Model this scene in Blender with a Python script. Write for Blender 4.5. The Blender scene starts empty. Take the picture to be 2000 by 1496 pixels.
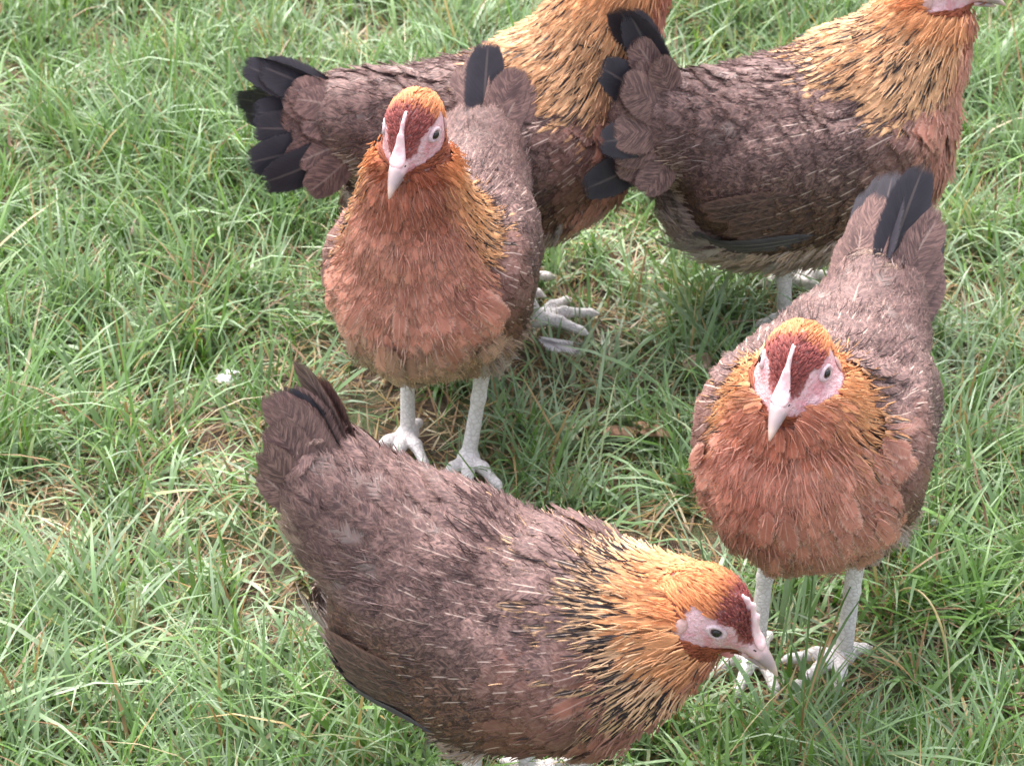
import bpy, math
import numpy as np

# ------------------------------------------------------------------ camera, sky, sun, exposure
scene = bpy.context.scene
COL = scene.collection
rad = math.radians

cam_data = bpy.data.cameras.new("camera")
cam = bpy.data.objects.new("camera", cam_data)
COL.objects.link(cam)
cam.location = (0, 0, 1.15)
cam.rotation_euler = (rad(90 - 36), 0, 0)
cam_data.sensor_fit = 'HORIZONTAL'
cam_data.angle = rad(27)
cam_data.clip_start = 0.02
cam_data.clip_end = 2000
cam_data.dof.use_dof = True
cam_data.dof.focus_distance = 1.5
cam_data.dof.aperture_fstop = 20.0
scene.camera = cam

world = bpy.data.worlds.new("World")
scene.world = world
world.use_nodes = True
wn, wl = world.node_tree.nodes, world.node_tree.links
wn.clear()
sky = wn.new('ShaderNodeTexSky')
sky.sky_type = 'NISHITA'
sky.sun_disc = False
SUN_EL, SUN_AZ = rad(58), rad(-20)          # sun azimuth: from +Y towards +X
sky.sun_elevation = SUN_EL
sky.sun_rotation = SUN_AZ
sky.air_density = 1.0
sky.dust_density = 6.0
sky.ozone_density = 1.0
hsv = wn.new('ShaderNodeHueSaturation')
hsv.inputs['Saturation'].default_value = 0.45   # cloud cover: a nearly grey sky
bg = wn.new('ShaderNodeBackground')
bg.inputs['Strength'].default_value = 0.15
wo = wn.new('ShaderNodeOutputWorld')
wl.new(sky.outputs[0], hsv.inputs['Color'])
wl.new(hsv.outputs[0], bg.inputs['Color'])
wl.new(bg.outputs[0], wo.inputs['Surface'])

sun_data = bpy.data.lights.new("sun", 'SUN')
sun_data.energy = 0.85
sun_data.angle = rad(70)
sun_data.color = (1.0, 0.95, 0.96)
sun = bpy.data.objects.new("sun", sun_data)
COL.objects.link(sun)
sun.rotation_euler = (math.pi / 2 - SUN_EL, 0, math.pi - SUN_AZ)

vs = scene.view_settings
vs.view_transform = 'Standard'
vs.look = 'None'
vs.gamma = 1.0
vs.use_curve_mapping = False
vs.exposure = 1.88
scene.cycles.transparent_max_bounces = 24
scene.cycles.max_bounces = 6
scene.render.filter_size = 1.7

# ------------------------------------------------------------------ helpers
rng = np.random.default_rng(11)
A = lambda *v: np.array(v, float)


def nrm(v):
    return v / np.maximum(np.linalg.norm(v, axis=-1, keepdims=True), 1e-9)


def sstep(a, b, x):
    t = np.clip((x - a) / (b - a), 0, 1)
    return t * t * (3 - 2 * t)


def lerp(a, b, t):
    return a + (b - a) * t


def mesh_obj(name, verts, faces, mat, parent=None, smooth=True, attrs=None, mats=None, fmat=None):
    """faces: int array n x k (k = 3 or 4) or a list of such arrays"""
    me = bpy.data.meshes.new(name)
    verts = np.asarray(verts, np.float32)
    fl = faces if isinstance(faces, list) else [faces]
    fl = [np.asarray(f, np.int32) for f in fl if len(f)]
    nl = sum(f.size for f in fl)
    npoly = sum(len(f) for f in fl)
    me.vertices.add(len(verts))
    me.vertices.foreach_set('co', verts.ravel())
    me.loops.add(nl)
    me.loops.foreach_set('vertex_index', np.concatenate([f.ravel() for f in fl]))
    me.polygons.add(npoly)
    tot = np.concatenate([np.full(len(f), f.shape[1], np.int32) for f in fl])
    st = np.concatenate([[0], np.cumsum(tot)[:-1]]).astype(np.int32)
    me.polygons.foreach_set('loop_start', st)
    me.polygons.foreach_set('loop_total', tot)
    me.polygons.foreach_set('use_smooth', np.full(npoly, smooth))
    for m in (mats or [mat]):
        me.materials.append(m)
    if fmat is not None:
        me.polygons.foreach_set('material_index', np.asarray(fmat, np.int32))
    for k, v in (attrs or {}).items():
        v = np.asarray(v, np.float32)
        if v.ndim == 1:
            a = me.attributes.new(k, 'FLOAT', 'POINT'); a.data.foreach_set('value', v)
        else:
            a = me.attributes.new(k, 'FLOAT_VECTOR', 'POINT'); a.data.foreach_set('vector', v.ravel())
    me.update(calc_edges=True)
    me.validate()
    o = bpy.data.objects.new(name, me)
    COL.objects.link(o)
    if parent is not None:
        o.parent = parent
    return o


def tag(o, label=None, cat=None, group=None, kind=None):
    if label: o['label'] = label
    if cat: o['category'] = cat
    if group: o['group'] = group
    if kind: o['kind'] = kind
    return o


class NT:
    """tiny wrapper for building node trees"""
    def __init__(self, name):
        self.mat = bpy.data.materials.new(name)
        self.mat.use_nodes = True
        self.n, self.l = self.mat.node_tree.nodes, self.mat.node_tree.links
        self.n.clear()
        self.out = self.n.new('ShaderNodeOutputMaterial')

    def put(self, sock, v):
        if hasattr(v, 'is_output'):
            self.l.new(v, sock)
        elif isinstance(v, (tuple, list)) and len(v) == 3 and sock.type == 'RGBA':
            sock.default_value = (*v, 1)
        else:
            sock.default_value = v

    def attr(self, name):
        a = self.n.new('ShaderNodeAttribute'); a.attribute_name = name
        return a

    def vec(self, name): return self.attr(name).outputs['Vector']
    def sep(self, v):
        s = self.n.new('ShaderNodeSeparateXYZ'); self.put(s.inputs[0], v); return s.outputs
    def comb(self, x, y, z):
        s = self.n.new('ShaderNodeCombineXYZ')
        for i, v in enumerate((x, y, z)): self.put(s.inputs[i], v)
        return s.outputs[0]

    def m(self, op, a, b=0.0, c=None, clamp=False):
        s = self.n.new('ShaderNodeMath'); s.operation = op; s.use_clamp = clamp
        self.put(s.inputs[0], a); self.put(s.inputs[1], b)
        if c is not None: self.put(s.inputs[2], c)
        return s.outputs[0]

    def ss(self, x, a, b, o0=0.0, o1=1.0):
        s = self.n.new('ShaderNodeMapRange'); s.interpolation_type = 'SMOOTHSTEP'
        self.put(s.inputs['Value'], x)
        self.put(s.inputs['From Min'], a); self.put(s.inputs['From Max'], b)
        self.put(s.inputs['To Min'], o0); self.put(s.inputs['To Max'], o1)
        return s.outputs[0]

    def mix(self, f, a, b, mode='MIX'):
        s = self.n.new('ShaderNodeMix'); s.data_type = 'RGBA'; s.blend_type = mode
        self.put(s.inputs[0], f); self.put(s.inputs[6], a); self.put(s.inputs[7], b)
        return s.outputs[2]

    def noise(self, v, scale, detail=2.0, rough=0.5, dist=0.0):
        s = self.n.new('ShaderNodeTexNoise')
        if v is not None: self.put(s.inputs['Vector'], v)
        s.inputs['Scale'].default_value = scale
        s.inputs['Detail'].default_value = detail
        s.inputs['Roughness'].default_value = rough
        s.inputs['Distortion'].default_value = dist
        return s.outputs

    def bump(self, h, strength, dist):
        s = self.n.new('ShaderNodeBump'); s.inputs['Strength'].default_value = strength
        s.inputs['Distance'].default_value = dist; self.put(s.inputs['Height'], h)
        return s.outputs[0]

    def bsdf(self, **kw):
        b = self.n.new('ShaderNodeBsdfPrincipled')
        for k, v in kw.items():
            self.put(b.inputs[k.replace('_', ' ')], v)
        return b

    def obj(self):
        return self.n.new('ShaderNodeTexCoord').outputs['Object']

    def done(self, s):
        self.l.new(s, self.out.inputs['Surface']); return self.mat


# ------------------------------------------------------------------ materials
def feather_material():
    t = NT('feather')
    u, v, r = t.sep(t.vec('fuv'))
    mark, shaft, pepper = t.sep(t.vec('prm'))
    rag, edge, L = t.sep(t.vec('prm2'))
    c1, c2 = t.attr('c1').outputs['Color'], t.attr('c2').outputs['Color']
    au = t.m('ABSOLUTE', u)
    b = t.m('SUBTRACT', t.m('MULTIPLY', v, L), t.m('MULTIPLY', t.m('MULTIPLY', au, L), 0.22))
    side = t.m('MULTIPLY', t.m('SIGN', u), 7.3)
    rr = t.m('MULTIPLY', r, 91.0)
    nb = t.noise(t.comb(t.m('MULTIPLY', b, 1500.0), t.m('ADD', t.m('MULTIPLY', au, 0.8), side), rr), 1.0, 2.0, 0.6)[0]
    nc = t.noise(t.comb(t.m('MULTIPLY', b, 620.0), t.m('ADD', t.m('MULTIPLY', au, 0.5), side), rr), 1.0, 2.0, 0.6)[0]
    # fine speckle of the brown feathers
    sp = t.noise(t.comb(t.m('MULTIPLY', b, 430.0), t.m('MULTIPLY', u, 2.2), rr), 1.0, 3.0, 0.65, 0.6)[0]
    col = t.mix(t.m('MULTIPLY', t.ss(sp, 0.40, 0.66), pepper), c1, c2)
    big = t.noise(t.obj(), 38.0, 2.0, 0.5)[0]
    val = t.m('MULTIPLY', t.m('ADD', 0.62, t.m('MULTIPLY', nb, 0.76)), t.m('ADD', 0.72, t.m('MULTIPLY', big, 0.56)))
    tip = t.m('MULTIPLY', t.m('SUBTRACT', v, 0.72), 3.6)
    ef = t.m('MULTIPLY', t.ss(t.m('MAXIMUM', au, tip), 0.45, 1.0), edge)
    col = t.mix(ef, col, c2)
    col = t.mix(1.0, col, t.comb(val, val, val), 'MULTIPLY')
    wob = t.m('MULTIPLY', t.m('SUBTRACT', nc, 0.5), 0.25)
    mk = t.m('MULTIPLY', t.m('MULTIPLY', t.ss(t.m('ADD', au, wob), 0.56, 0.30), t.ss(v, 0.12, 0.3)), t.ss(t.m('ADD', v, wob), 0.95, 0.84))
    col = t.mix(t.m('MULTIPLY', mk, mark), col, (0.024, 0.018, 0.020))
    sh = t.m('MULTIPLY', t.m('MULTIPLY', t.ss(au, 0.085, 0.025), t.m('MULTIPLY', shaft, 0.75)), t.ss(v, 0.97, 0.85))
    col = t.mix(sh, col, (0.66, 0.50, 0.42))
    rn = t.m('MULTIPLY', t.m('SUBTRACT', nc, 0.42), rag)
    soft = t.m('MINIMUM', rag, 1.0)
    a1 = t.ss(t.m('ADD', au, t.m('MULTIPLY', rn, 1.2)), t.m('SUBTRACT', 1.0, t.m('MULTIPLY', soft, 0.55)), 1.04, 1.0, 0.0)
    a2 = t.ss(t.m('ADD', v, t.m('MULTIPLY', rn, 0.7)), t.m('SUBTRACT', 0.99, t.m('MULTIPLY', soft, 0.30)), 1.01, 1.0, 0.0)
    bs = t.bsdf(Base_Color=col, Roughness=0.62, Alpha=t.m('MULTIPLY', a1, a2),
                Normal=t.bump(nb, 0.2, 0.0006))
    bs.inputs['Specular IOR Level'].default_value = 0.22
    bs.inputs['Sheen Weight'].default_value = 0.03
    bs.inputs['Sheen Roughness'].default_value = 0.5
    return t.done(bs.outputs[0])


def skin_material():
    t = NT('bird_skin')
    c = t.attr('c1').outputs['Color']
    o = t.obj()
    n = t.noise(o, 420.0, 3.0, 0.6)[0]
    n2 = t.noise(o, 110.0, 2.0, 0.5)[0]
    col = t.mix(t.ss(n2, 0.40, 0.68, 0.0, 0.75), c, t.mix(1.0, c, (0.92, 0.56, 0.60), 'MULTIPLY'))
    col = t.mix(t.ss(n, 0.5, 0.7, 0.0, 0.25), col, (0.75, 0.66, 0.66))
    bs = t.bsdf(Base_Color=col, Roughness=0.5, Normal=t.bump(t.m('ADD', n, t.m('MULTIPLY', n2, 0.8)), 0.9, 0.0022))
    bs.inputs['Subsurface Weight'].default_value = 0.15
    bs.inputs['Subsurface Radius'].default_value = (0.006, 0.002, 0.0015)
    bs.inputs['Subsurface Scale'].default_value = 0.4
    return t.done(bs.outputs[0])


def leg_material():
    t = NT('leg_scales')
    o = t.obj()
    v = t.n.new('ShaderNodeTexVoronoi'); v.feature = 'DISTANCE_TO_EDGE'
    mp = t.n.new('ShaderNodeMapping'); mp.inputs['Scale'].default_value = (1.0, 1.0, 1.35)
    t.l.new(o, mp.inputs[0]); t.l.new(mp.outputs[0], v.inputs['Vector']); v.inputs['Scale'].default_value = 200.0
    e = t.ss(v.outputs['Distance'], 0.0, 0.18)
    n = t.noise(o, 90.0, 3.0, 0.6)[0]
    col = t.mix(n, (0.86, 0.81, 0.79), (0.76, 0.68, 0.66))
    col = t.mix(t.m('ADD', 0.6, t.m('MULTIPLY', e, 0.4)), (0.40, 0.32, 0.30), col)
    bs = t.bsdf(Base_Color=col, Roughness=0.45, Normal=t.bump(e, 0.45, 0.0010))
    return t.done(bs.outputs[0])


def plain(name, c1, c2, scale, rough, bump=0.3, bd=0.001, spec=0.5):
    t = NT(name)
    n = t.noise(t.obj(), scale, 4.0, 0.6)[0]
    col = t.mix(t.ss(n, 0.3, 0.7), c1, c2)
    bs = t.bsdf(Base_Color=col, Roughness=rough, Normal=t.bump(n, bump, bd))
    bs.inputs['Specular IOR Level'].default_value = spec
    return t.done(bs.outputs[0])


def beak_material():
    t = NT('beak_horn')
    x = t.sep(t.vec('fuv'))[1]
    n = t.noise(t.obj(), 260.0, 3.0, 0.6)[0]
    c = t.mix(t.ss(t.m('ADD', x, t.m('MULTIPLY', n, 0.2)), 0.45, 0.62), (0.66, 0.44, 0.45), (0.34, 0.26, 0.26))
    c = t.mix(t.ss(x, 0.70, 0.95), c, (0.56, 0.40, 0.33))
    bs = t.bsdf(Base_Color=c, Roughness=0.38, Normal=t.bump(n, 0.25, 0.0008))
    return t.done(bs.outputs[0])


def grass_material():
    t = NT('grass_blade')
    c = t.attr('c1').outputs['Color']
    u, v, r = t.sep(t.vec('fuv'))
    st = t.noise(t.comb(t.m('MULTIPLY', u, 5.0), t.m('MULTIPLY', v, 2.0), t.m('MULTIPLY', r, 300.0)), 1.0, 2.0, 0.6)[0]
    val = t.m('ADD', 0.7, t.m('MULTIPLY', st, 0.6))
    col = t.mix(1.0, c, t.comb(val, val, val), 'MULTIPLY')
    d = t.bsdf(Base_Color=col, Roughness=0.27, Normal=t.bump(st, 0.4, 0.0006))
    d.inputs['Specular IOR Level'].default_value = 0.6
    tr = t.n.new('ShaderNodeBsdfTranslucent'); t.put(tr.inputs[0], t.mix(1.0, col, (1.0, 1.0, 0.7), 'MULTIPLY'))
    mx = t.n.new('ShaderNodeMixShader'); mx.inputs[0].default_value = 0.28
    t.l.new(d.outputs[0], mx.inputs[1]); t.l.new(tr.outputs[0], mx.inputs[2])
    return t.done(mx.outputs[0])


def ground_material():
    t = NT('soil')
    o = t.obj()
    n1 = t.noise(o, 7.0, 4.0, 0.6)[0]
    n2 = t.noise(o, 90.0, 4.0, 0.65)[0]
    n3 = t.noise(o, 400.0, 3.0, 0.6)[0]
    soil = t.mix(t.ss(n2, 0.35, 0.65), (0.060, 0.036, 0.024), (0.15, 0.095, 0.06))
    soil = t.mix(t.ss(n3, 0.55, 0.75, 0.0, 0.5), soil, (0.26, 0.18, 0.11))
    moss = t.mix(n3, (0.045, 0.085, 0.022), (0.085, 0.14, 0.04))
    col = t.mix(t.ss(n1, 0.42, 0.60, 0.0, 0.75), soil, moss)
    h = t.m('ADD', n2, t.m('MULTIPLY', n3, 0.4))
    bs = t.bsdf(Base_Color=col, Roughness=0.85, Normal=t.bump(h, 0.9, 0.006))
    return t.done(bs.outputs[0])


FEATHER = feather_material()
SKIN = skin_material()
LEG = leg_material()
BEAK = beak_material()
COMB = plain('comb_skin', (0.78, 0.44, 0.47), (0.80, 0.62, 0.62), 300, 0.45, 0.4)
WATTLE = plain('wattle_skin', (0.55, 0.16, 0.16), (0.62, 0.30, 0.30), 300, 0.5, 0.4)
LOBE = plain('earlobe_skin', (0.56, 0.36, 0.34), (0.44, 0.25, 0.22), 260, 0.55, 0.4)
LID = plain('eyelid_skin', (0.64, 0.50, 0.52), (0.50, 0.34, 0.37), 400, 0.5, 0.5)
EYE = plain('eye_iris', (0.10, 0.050, 0.03), (0.05, 0.028, 0.02), 300, 0.06, 0.0)
PUPIL = plain('eye_pupil', (0.010, 0.009, 0.010), (0.014, 0.012, 0.012), 100, 0.08, 0.0)
GRASS = grass_material()
SOIL = ground_material()


# ------------------------------------------------------------------ ground sheet
def vnoise(x, y, f, seed):
    """smooth value noise"""
    g = np.random.default_rng(seed).random((64, 64))
    xx, yy = np.asarray(x) * f + 31.7, np.asarray(y) * f + 17.3
    i, j = np.floor(xx).astype(int), np.floor(yy).astype(int)
    a, b = xx - i, yy - j
    a, b = a * a * (3 - 2 * a), b * b * (3 - 2 * b)
    i0, j0, i1, j1 = i % 64, j % 64, (i + 1) % 64, (j + 1) % 64
    return (g[i0, j0] * (1 - a) + g[i1, j0] * a) * (1 - b) + (g[i0, j1] * (1 - a) + g[i1, j1] * a) * b


def ground_z(x, y):
    return 0.016 * (vnoise(x, y, 6.0, 3) - 0.5) + 0.008 * (vnoise(x, y, 21.0, 4) - 0.5)


k = np.linspace(-1, 1, 301)
ax = 600 * np.sinh(k * 7.6) / np.sinh(7.6)
gx, gy = np.meshgrid(ax, ax + 1.6, indexing='ij')
gz = ground_z(gx, gy)
n = len(ax)
ii = np.arange(n * n).reshape(n, n)
gf = np.stack([ii[:-1, :-1], ii[1:, :-1], ii[1:, 1:], ii[:-1, 1:]], -1).reshape(-1, 4)
tag(mesh_obj('ground', np.stack([gx, gy, gz], -1).reshape(-1, 3), gf, SOIL), kind='structure')

# ------------------------------------------------------------------ the five hens: where they stand and how
HENS = [
    dict(label='hen facing the camera with a pale beige belly, standing behind the bent hen', loc=(-0.060, 1.466), yaw=rad(-104),
         flat=0.7, lat=0.5, lcov=(0.082, 0.070), ltail=(0.106, 0.088), ntail=2, pitch=rad(9), head=((0.072, 0.004, 0.360), rad(-5), rad(-17)), hock=[(-0.012, 0.036, 0.098), (-0.016, -0.034, 0.098)],
         foot=[(0.012, 0.026, 0), (-0.008, -0.034, 0)], foot_yaw=(0.25, 0.0), tail=(rad(54), rad(0), rad(45)), wide=0.86, belly_z=0.030, comb=1.0, streak=0.7, base=(0.046, 0, 0.226, 0.051)),
    dict(label='hen facing the camera with an orange crown and tail raised behind, beside the bent hen', loc=(0.222, 1.215), yaw=rad(-112),
         pitch=rad(12), head=((0.070, -0.008, 0.322), rad(0), rad(-10)), hock=[(-0.010, 0.034, 0.112), (-0.006, -0.032, 0.112)],
         foot=[(-0.005, 0.034, 0), (0.014, -0.030, 0)], foot_yaw=(-0.5, 0.0), tail=(rad(56), rad(0), rad(34)), lat=0.42, flat=0.6, ntail=7, ltail=(0.112, 0.090), lcov=(0.088, 0.070), wide=0.86, belly_z=0.010, comb=0.9, **{'raise': 0.026}, streak=0.75, pale_belly=0.15, base=(0.046, 0, 0.224, 0.054), breast_tone=0.86),
    dict(label='hen with lowered head and stretched neck in the foreground, seen from its side', loc=(-0.005, 1.055), yaw=rad(-24),
         pitch=rad(-7), head=((0.143, 0.008, 0.237), rad(1), rad(-29)), hock=[(-0.012, 0.036, 0.095), (-0.012, -0.036, 0.095)],
         foot=[(0.004, 0.034, 0), (0.0, -0.034, 0)], wing_drop=0.018, tail=(rad(52), rad(-12), rad(22)), lat=0.45, front=0.86, bib=-0.15, neck_up=False, comb=1.2, streak=0.95, pale_belly=0.4,
         breast_tone=0.52, wide=0.85, tall=0.85, base=(0.056, 0, 0.186, 0.050), ntail=2, ltail=(0.074, 0.07), lcov=(0.084, 0.070), cream=0.6, **{'raise': -0.005}),
    dict(label='hen seen from its side with spread black tail, behind the hen with the beige belly', loc=(-0.012, 1.680), yaw=rad(14), size=1.05,
         pitch=rad(0), base=(0.056, 0, 0.222, 0.050), head=((0.120, 0, 0.356), rad(10), rad(-5)), hock=[(-0.012, 0.036, 0.086), (-0.004, -0.036, 0.086)],
         foot=[(0.004, 0.034, 0), (0.026, -0.034, 0)], tail=(rad(20), rad(0), rad(52)), breast_tone=0.8, streak=0.35, cream=0.3,
         ltail=(0.104, 0.094), lcov=(0.072, 0.062), tall=1.06, **{'raise': -0.024}),
    dict(label='hen seen from its side with only a few black tail feathers, rearmost on the right', loc=(0.272, 1.690), yaw=rad(12), size=1.07,
         pitch=rad(3), base=(0.052, 0, 0.216, 0.049), head=((0.097, 0, 0.303), rad(-10), rad(-5)), hock=[(-0.020, 0.034, 0.078), (-0.030, -0.034, 0.078)],
         foot=[(0.000, 0.030, 0), (-0.022, -0.032, 0)], tail=(rad(36), rad(9), rad(80)), breast_tone=0.8, streak=0.45, ntail=4, cream=0.3,
         ltail=(0.112, 0.104), lcov=(0.086, 0.078), tall=1.10, **{'raise': -0.028}),
]
FEET = [(p['loc'][0] + math.cos(p['yaw']) * f[0] - math.sin(p['yaw']) * f[1], p['loc'][1] + math.sin(p['yaw']) * f[0] + math.cos(p['yaw']) * f[1])
        for p in HENS for f in p['foot']]

# ------------------------------------------------------------------ grass
GREENS = np.array([(0.108, 0.220, 0.038), (0.168, 0.295, 0.072), (0.178, 0.290, 0.122),
                   (0.258, 0.375, 0.195), (0.325, 0.415, 0.275), (0.300, 0.340, 0.120)])
DEADS = np.array([(0.42, 0.30, 0.12), (0.38, 0.24, 0.12), (0.50, 0.42, 0.26), (0.24, 0.14, 0.080), (0.32, 0.19, 0.10)])


def blades(bx, by, az, lean, curl, L, W, colr, rows=5, z0=0.0):
    N = len(bx)
    s = np.linspace(0, 1, rows)
    d = np.stack([np.cos(az), np.sin(az)], -1)
    pos = np.zeros((N, rows, 3))
    pos[:, 0, 0], pos[:, 0, 1], pos[:, 0, 2] = bx, by, ground_z(bx, by) - 0.003 + z0
    tw = rng.normal(0, 0.5, N)
    for i in range(1, rows):
        th = np.minimum(lean + curl * s[i - 1], 1.9)
        st = L / (rows - 1)
        pos[:, i, :2] = pos[:, i - 1, :2] + d * (np.sin(th) * st)[:, None]
        pos[:, i, 2] = pos[:, i - 1, 2] + np.cos(th) * st
    gz_ = ground_z(pos[..., 0], pos[..., 1])
    pos[..., 2] = np.maximum(pos[..., 2], gz_ + 0.001 + 0.012 * rng.random((N, 1)) * s[None])
    wd = W[:, None] * 0.5 * np.array([0.75, 1.0, 0.92, 0.62, 0.06] if rows == 5 else [0.8, 1.0, 0.7, 0.06])[None]
    a2 = az[:, None] + np.pi / 2 + tw[:, None] * s[None] * 0.8
    sd = np.stack([np.cos(a2), np.sin(a2), 0.25 * np.sin(tw)[:, None] * np.ones_like(a2)], -1)
    V = np.stack([pos - sd * wd[..., None], pos + sd * wd[..., None]], 2)      # N rows 2 3
    fuv = np.zeros((N, rows, 2, 3))
    fuv[..., 0, 0], fuv[..., 1, 0] = -1, 1
    fuv[..., 1] = s[None, :, None]
    fuv[..., 2] = rng.random(N)[:, None, None]
    c = np.repeat(np.repeat(colr[:, None, None, :], rows, 1), 2, 2)
    base = np.arange(N)[:, None] * rows * 2
    r = np.arange(rows - 1)[None] * 2
    f = np.stack([base + r, base + r + 1, base + r + 3, base + r + 2], -1).reshape(-1, 4)
    return V.reshape(-1, 3), f, fuv.reshape(-1, 3), c.reshape(-1, 3)


def merge(parts):
    V, F, U, C, o = [], [], [], [], 0
    for v, f, u, c in parts:
        V.append(v); F.append(f + o); U.append(u); C.append(c); o += len(v)
    return np.concatenate(V), np.concatenate(F), np.concatenate(U), np.concatenate(C)


def inside_view(x, y, m):
    return (y > 1.02 - m) & (y < 2.45 + m) & (np.abs(x) < 0.30 * y * 0.93 + m)


def grass_field(n_clumps, xr, yr, test, per, Lr, rows, wmul=1.0):
    cx, cy = rng.uniform(*xr, n_clumps), rng.uniform(*yr, n_clumps)
    keep = test(cx, cy)
    dens = 0.55 * vnoise(cx, cy, 5.0, 8) + 0.45 * vnoise(cx, cy, 13.0, 9)
    keep &= rng.random(n_clumps) < sstep(0.20, 0.50, dens) * 0.74 + 0.26
    for fx_, fy_ in FEET[:6] + FEET[8:] + [(0.04, 1.575), (0.169, 1.575), (0.10, 1.48)]:
        keep &= (cx - fx_) ** 2 + (cy - fy_ + 0.022) ** 2 > 0.031 ** 2
    cx, cy, dens = cx[keep], cy[keep], dens[keep]
    nb = rng.integers(per[0], per[1], len(cx))
    idx = np.repeat(np.arange(len(cx)), nb)
    N = len(idx)
    caz = rng.uniform(0, 2 * np.pi, len(cx))
    clean = np.abs(rng.normal(0.15, 0.38, len(cx)))
    csz = rng.lognormal(0, 0.28, len(cx)) * (0.75 + 0.6 * dens)
    ctone = rng.normal(0, 1, len(cx)) + 2.4 * (vnoise(cx, cy, 3.0, 12) - 0.5)
    for fx_, fy_ in FEET[:6]:                  # trodden shorter round the feet
        csz = csz * (1 - 0.5 * np.exp(-((cx - fx_) ** 2 + (cy - fy_ + 0.04) ** 2) / 0.055 ** 2))
    x = cx[idx] + rng.normal(0, 0.011, N)
    y = cy[idx] + rng.normal(0, 0.011, N)
    az = np.where(rng.random(N) < 0.55, caz[idx] + rng.normal(0, 0.7, N), rng.uniform(0, 2 * np.pi, N))
    lean = np.clip(clean[idx] + np.abs(rng.normal(0, 0.42, N)), 0, 1.5)
    curl = np.abs(rng.normal(0.75, 0.55, N))
    L = rng.uniform(*Lr, N) * csz[idx]
    W = np.clip(rng.lognormal(np.log(0.0024), 0.36, N), 0.0011, 0.0058) * wmul
    tone = np.clip((ctone[idx] + rng.normal(0, 0.8, N)) * 0.9 + 2.2, 0, 4.99)
    gi = tone.astype(int)
    fr = (tone - gi)[:, None]
    c = GREENS[gi] * (1 - fr) + GREENS[np.minimum(gi + 1, 5)] * fr
    dead = rng.random(N) < 0.11
    c[dead] = DEADS[rng.integers(0, 5, dead.sum())]
    c *= rng.uniform(0.75, 1.2, (N, 1))
    W[dead] *= 0.65
    return blades(x, y, az, lean, curl, L, W, c, rows)


def thatch(nn, xr, yr, test):
    x, y = rng.uniform(*xr, nn), rng.uniform(*yr, nn)
    kk = test(x, y)
    x, y = x[kk], y[kk]
    N = len(x)
    c = DEADS[rng.integers(0, 5, N)] * rng.uniform(0.75, 1.25, (N, 1))
    return blades(x, y, rng.uniform(0, 2 * np.pi, N), rng.uniform(1.0, 1.55, N), rng.normal(0.2, 0.3, N),
                  rng.uniform(0.015, 0.06, N), rng.uniform(0.0009, 0.0024, N), c, 4, 0.004)


near = lambda x, y: inside_view(x, y, 0.16)
far = lambda x, y: ~inside_view(x, y, 0.16)
g1 = grass_field(8600, (-0.95, 0.95), (0.85, 2.65), near, (10, 24), (0.035, 0.085), 5)
g2 = thatch(34000, (-0.95, 0.95), (0.85, 2.65), near)
g3 = grass_field(5800, (-2.2, 2.2), (0.0, 4.6), far, (6, 12), (0.04, 0.09), 4, 1.5)
g4 = grass_field(70, (0.03, 0.24), (1.74, 1.92), near, (14, 26), (0.055, 0.095), 5)     # the lush tuft behind
g5 = grass_field(16, (0.03, 0.10), (1.60, 1.66), near, (10, 18), (0.04, 0.07), 5)
V, F_, U, C_ = merge([g1, g2, g3, g4, g5])
tag(mesh_obj('grass', V, F_, GRASS, attrs={'fuv': U, 'c1': C_}), kind='stuff')
print('grass quads', len(F_))


# ------------------------------------------------------------------ hens: distance field, surface, feathers
def rot(yaw, pitch, roll=0.0):
    """columns: forward, left, up; pitch > 0 lifts the nose"""
    cy, sy, cp, sp = math.cos(yaw), math.sin(yaw), math.cos(pitch), math.sin(pitch)
    f = A(cy * cp, sy * cp, sp); l = A(-sy, cy, 0); u = np.cross(f, l)
    cr, sr = math.cos(roll), math.sin(roll)
    return np.stack([f, cr * l + sr * u, cr * u - sr * l], 1)


def ell(c, r, R=None):
    c, r = A(*c), A(*r)
    def fn(P):
        q = P - c
        if R is not None: q = q @ R
        k0 = np.sqrt(((q / r) ** 2).sum(1)); k1 = np.sqrt(((q / r ** 2) ** 2).sum(1))
        return k0 * (k0 - 1) / np.maximum(k1, 1e-6)
    return fn


def cone(a, b, ra, rb):
    a, b = A(*a), A(*b)
    ba = b - a; bb = ba @ ba
    def fn(P):
        pa = P - a
        h = np.clip(pa @ ba / bb, 0, 1)
        return np.sqrt(((pa - h[:, None] * ba) ** 2).sum(1)) - (ra + (rb - ra) * h)
    return fn


def smin(a, b, k):
    h = np.maximum(k - np.abs(a - b), 0) / k
    return np.minimum(a, b) - h * h * k * 0.25


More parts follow.
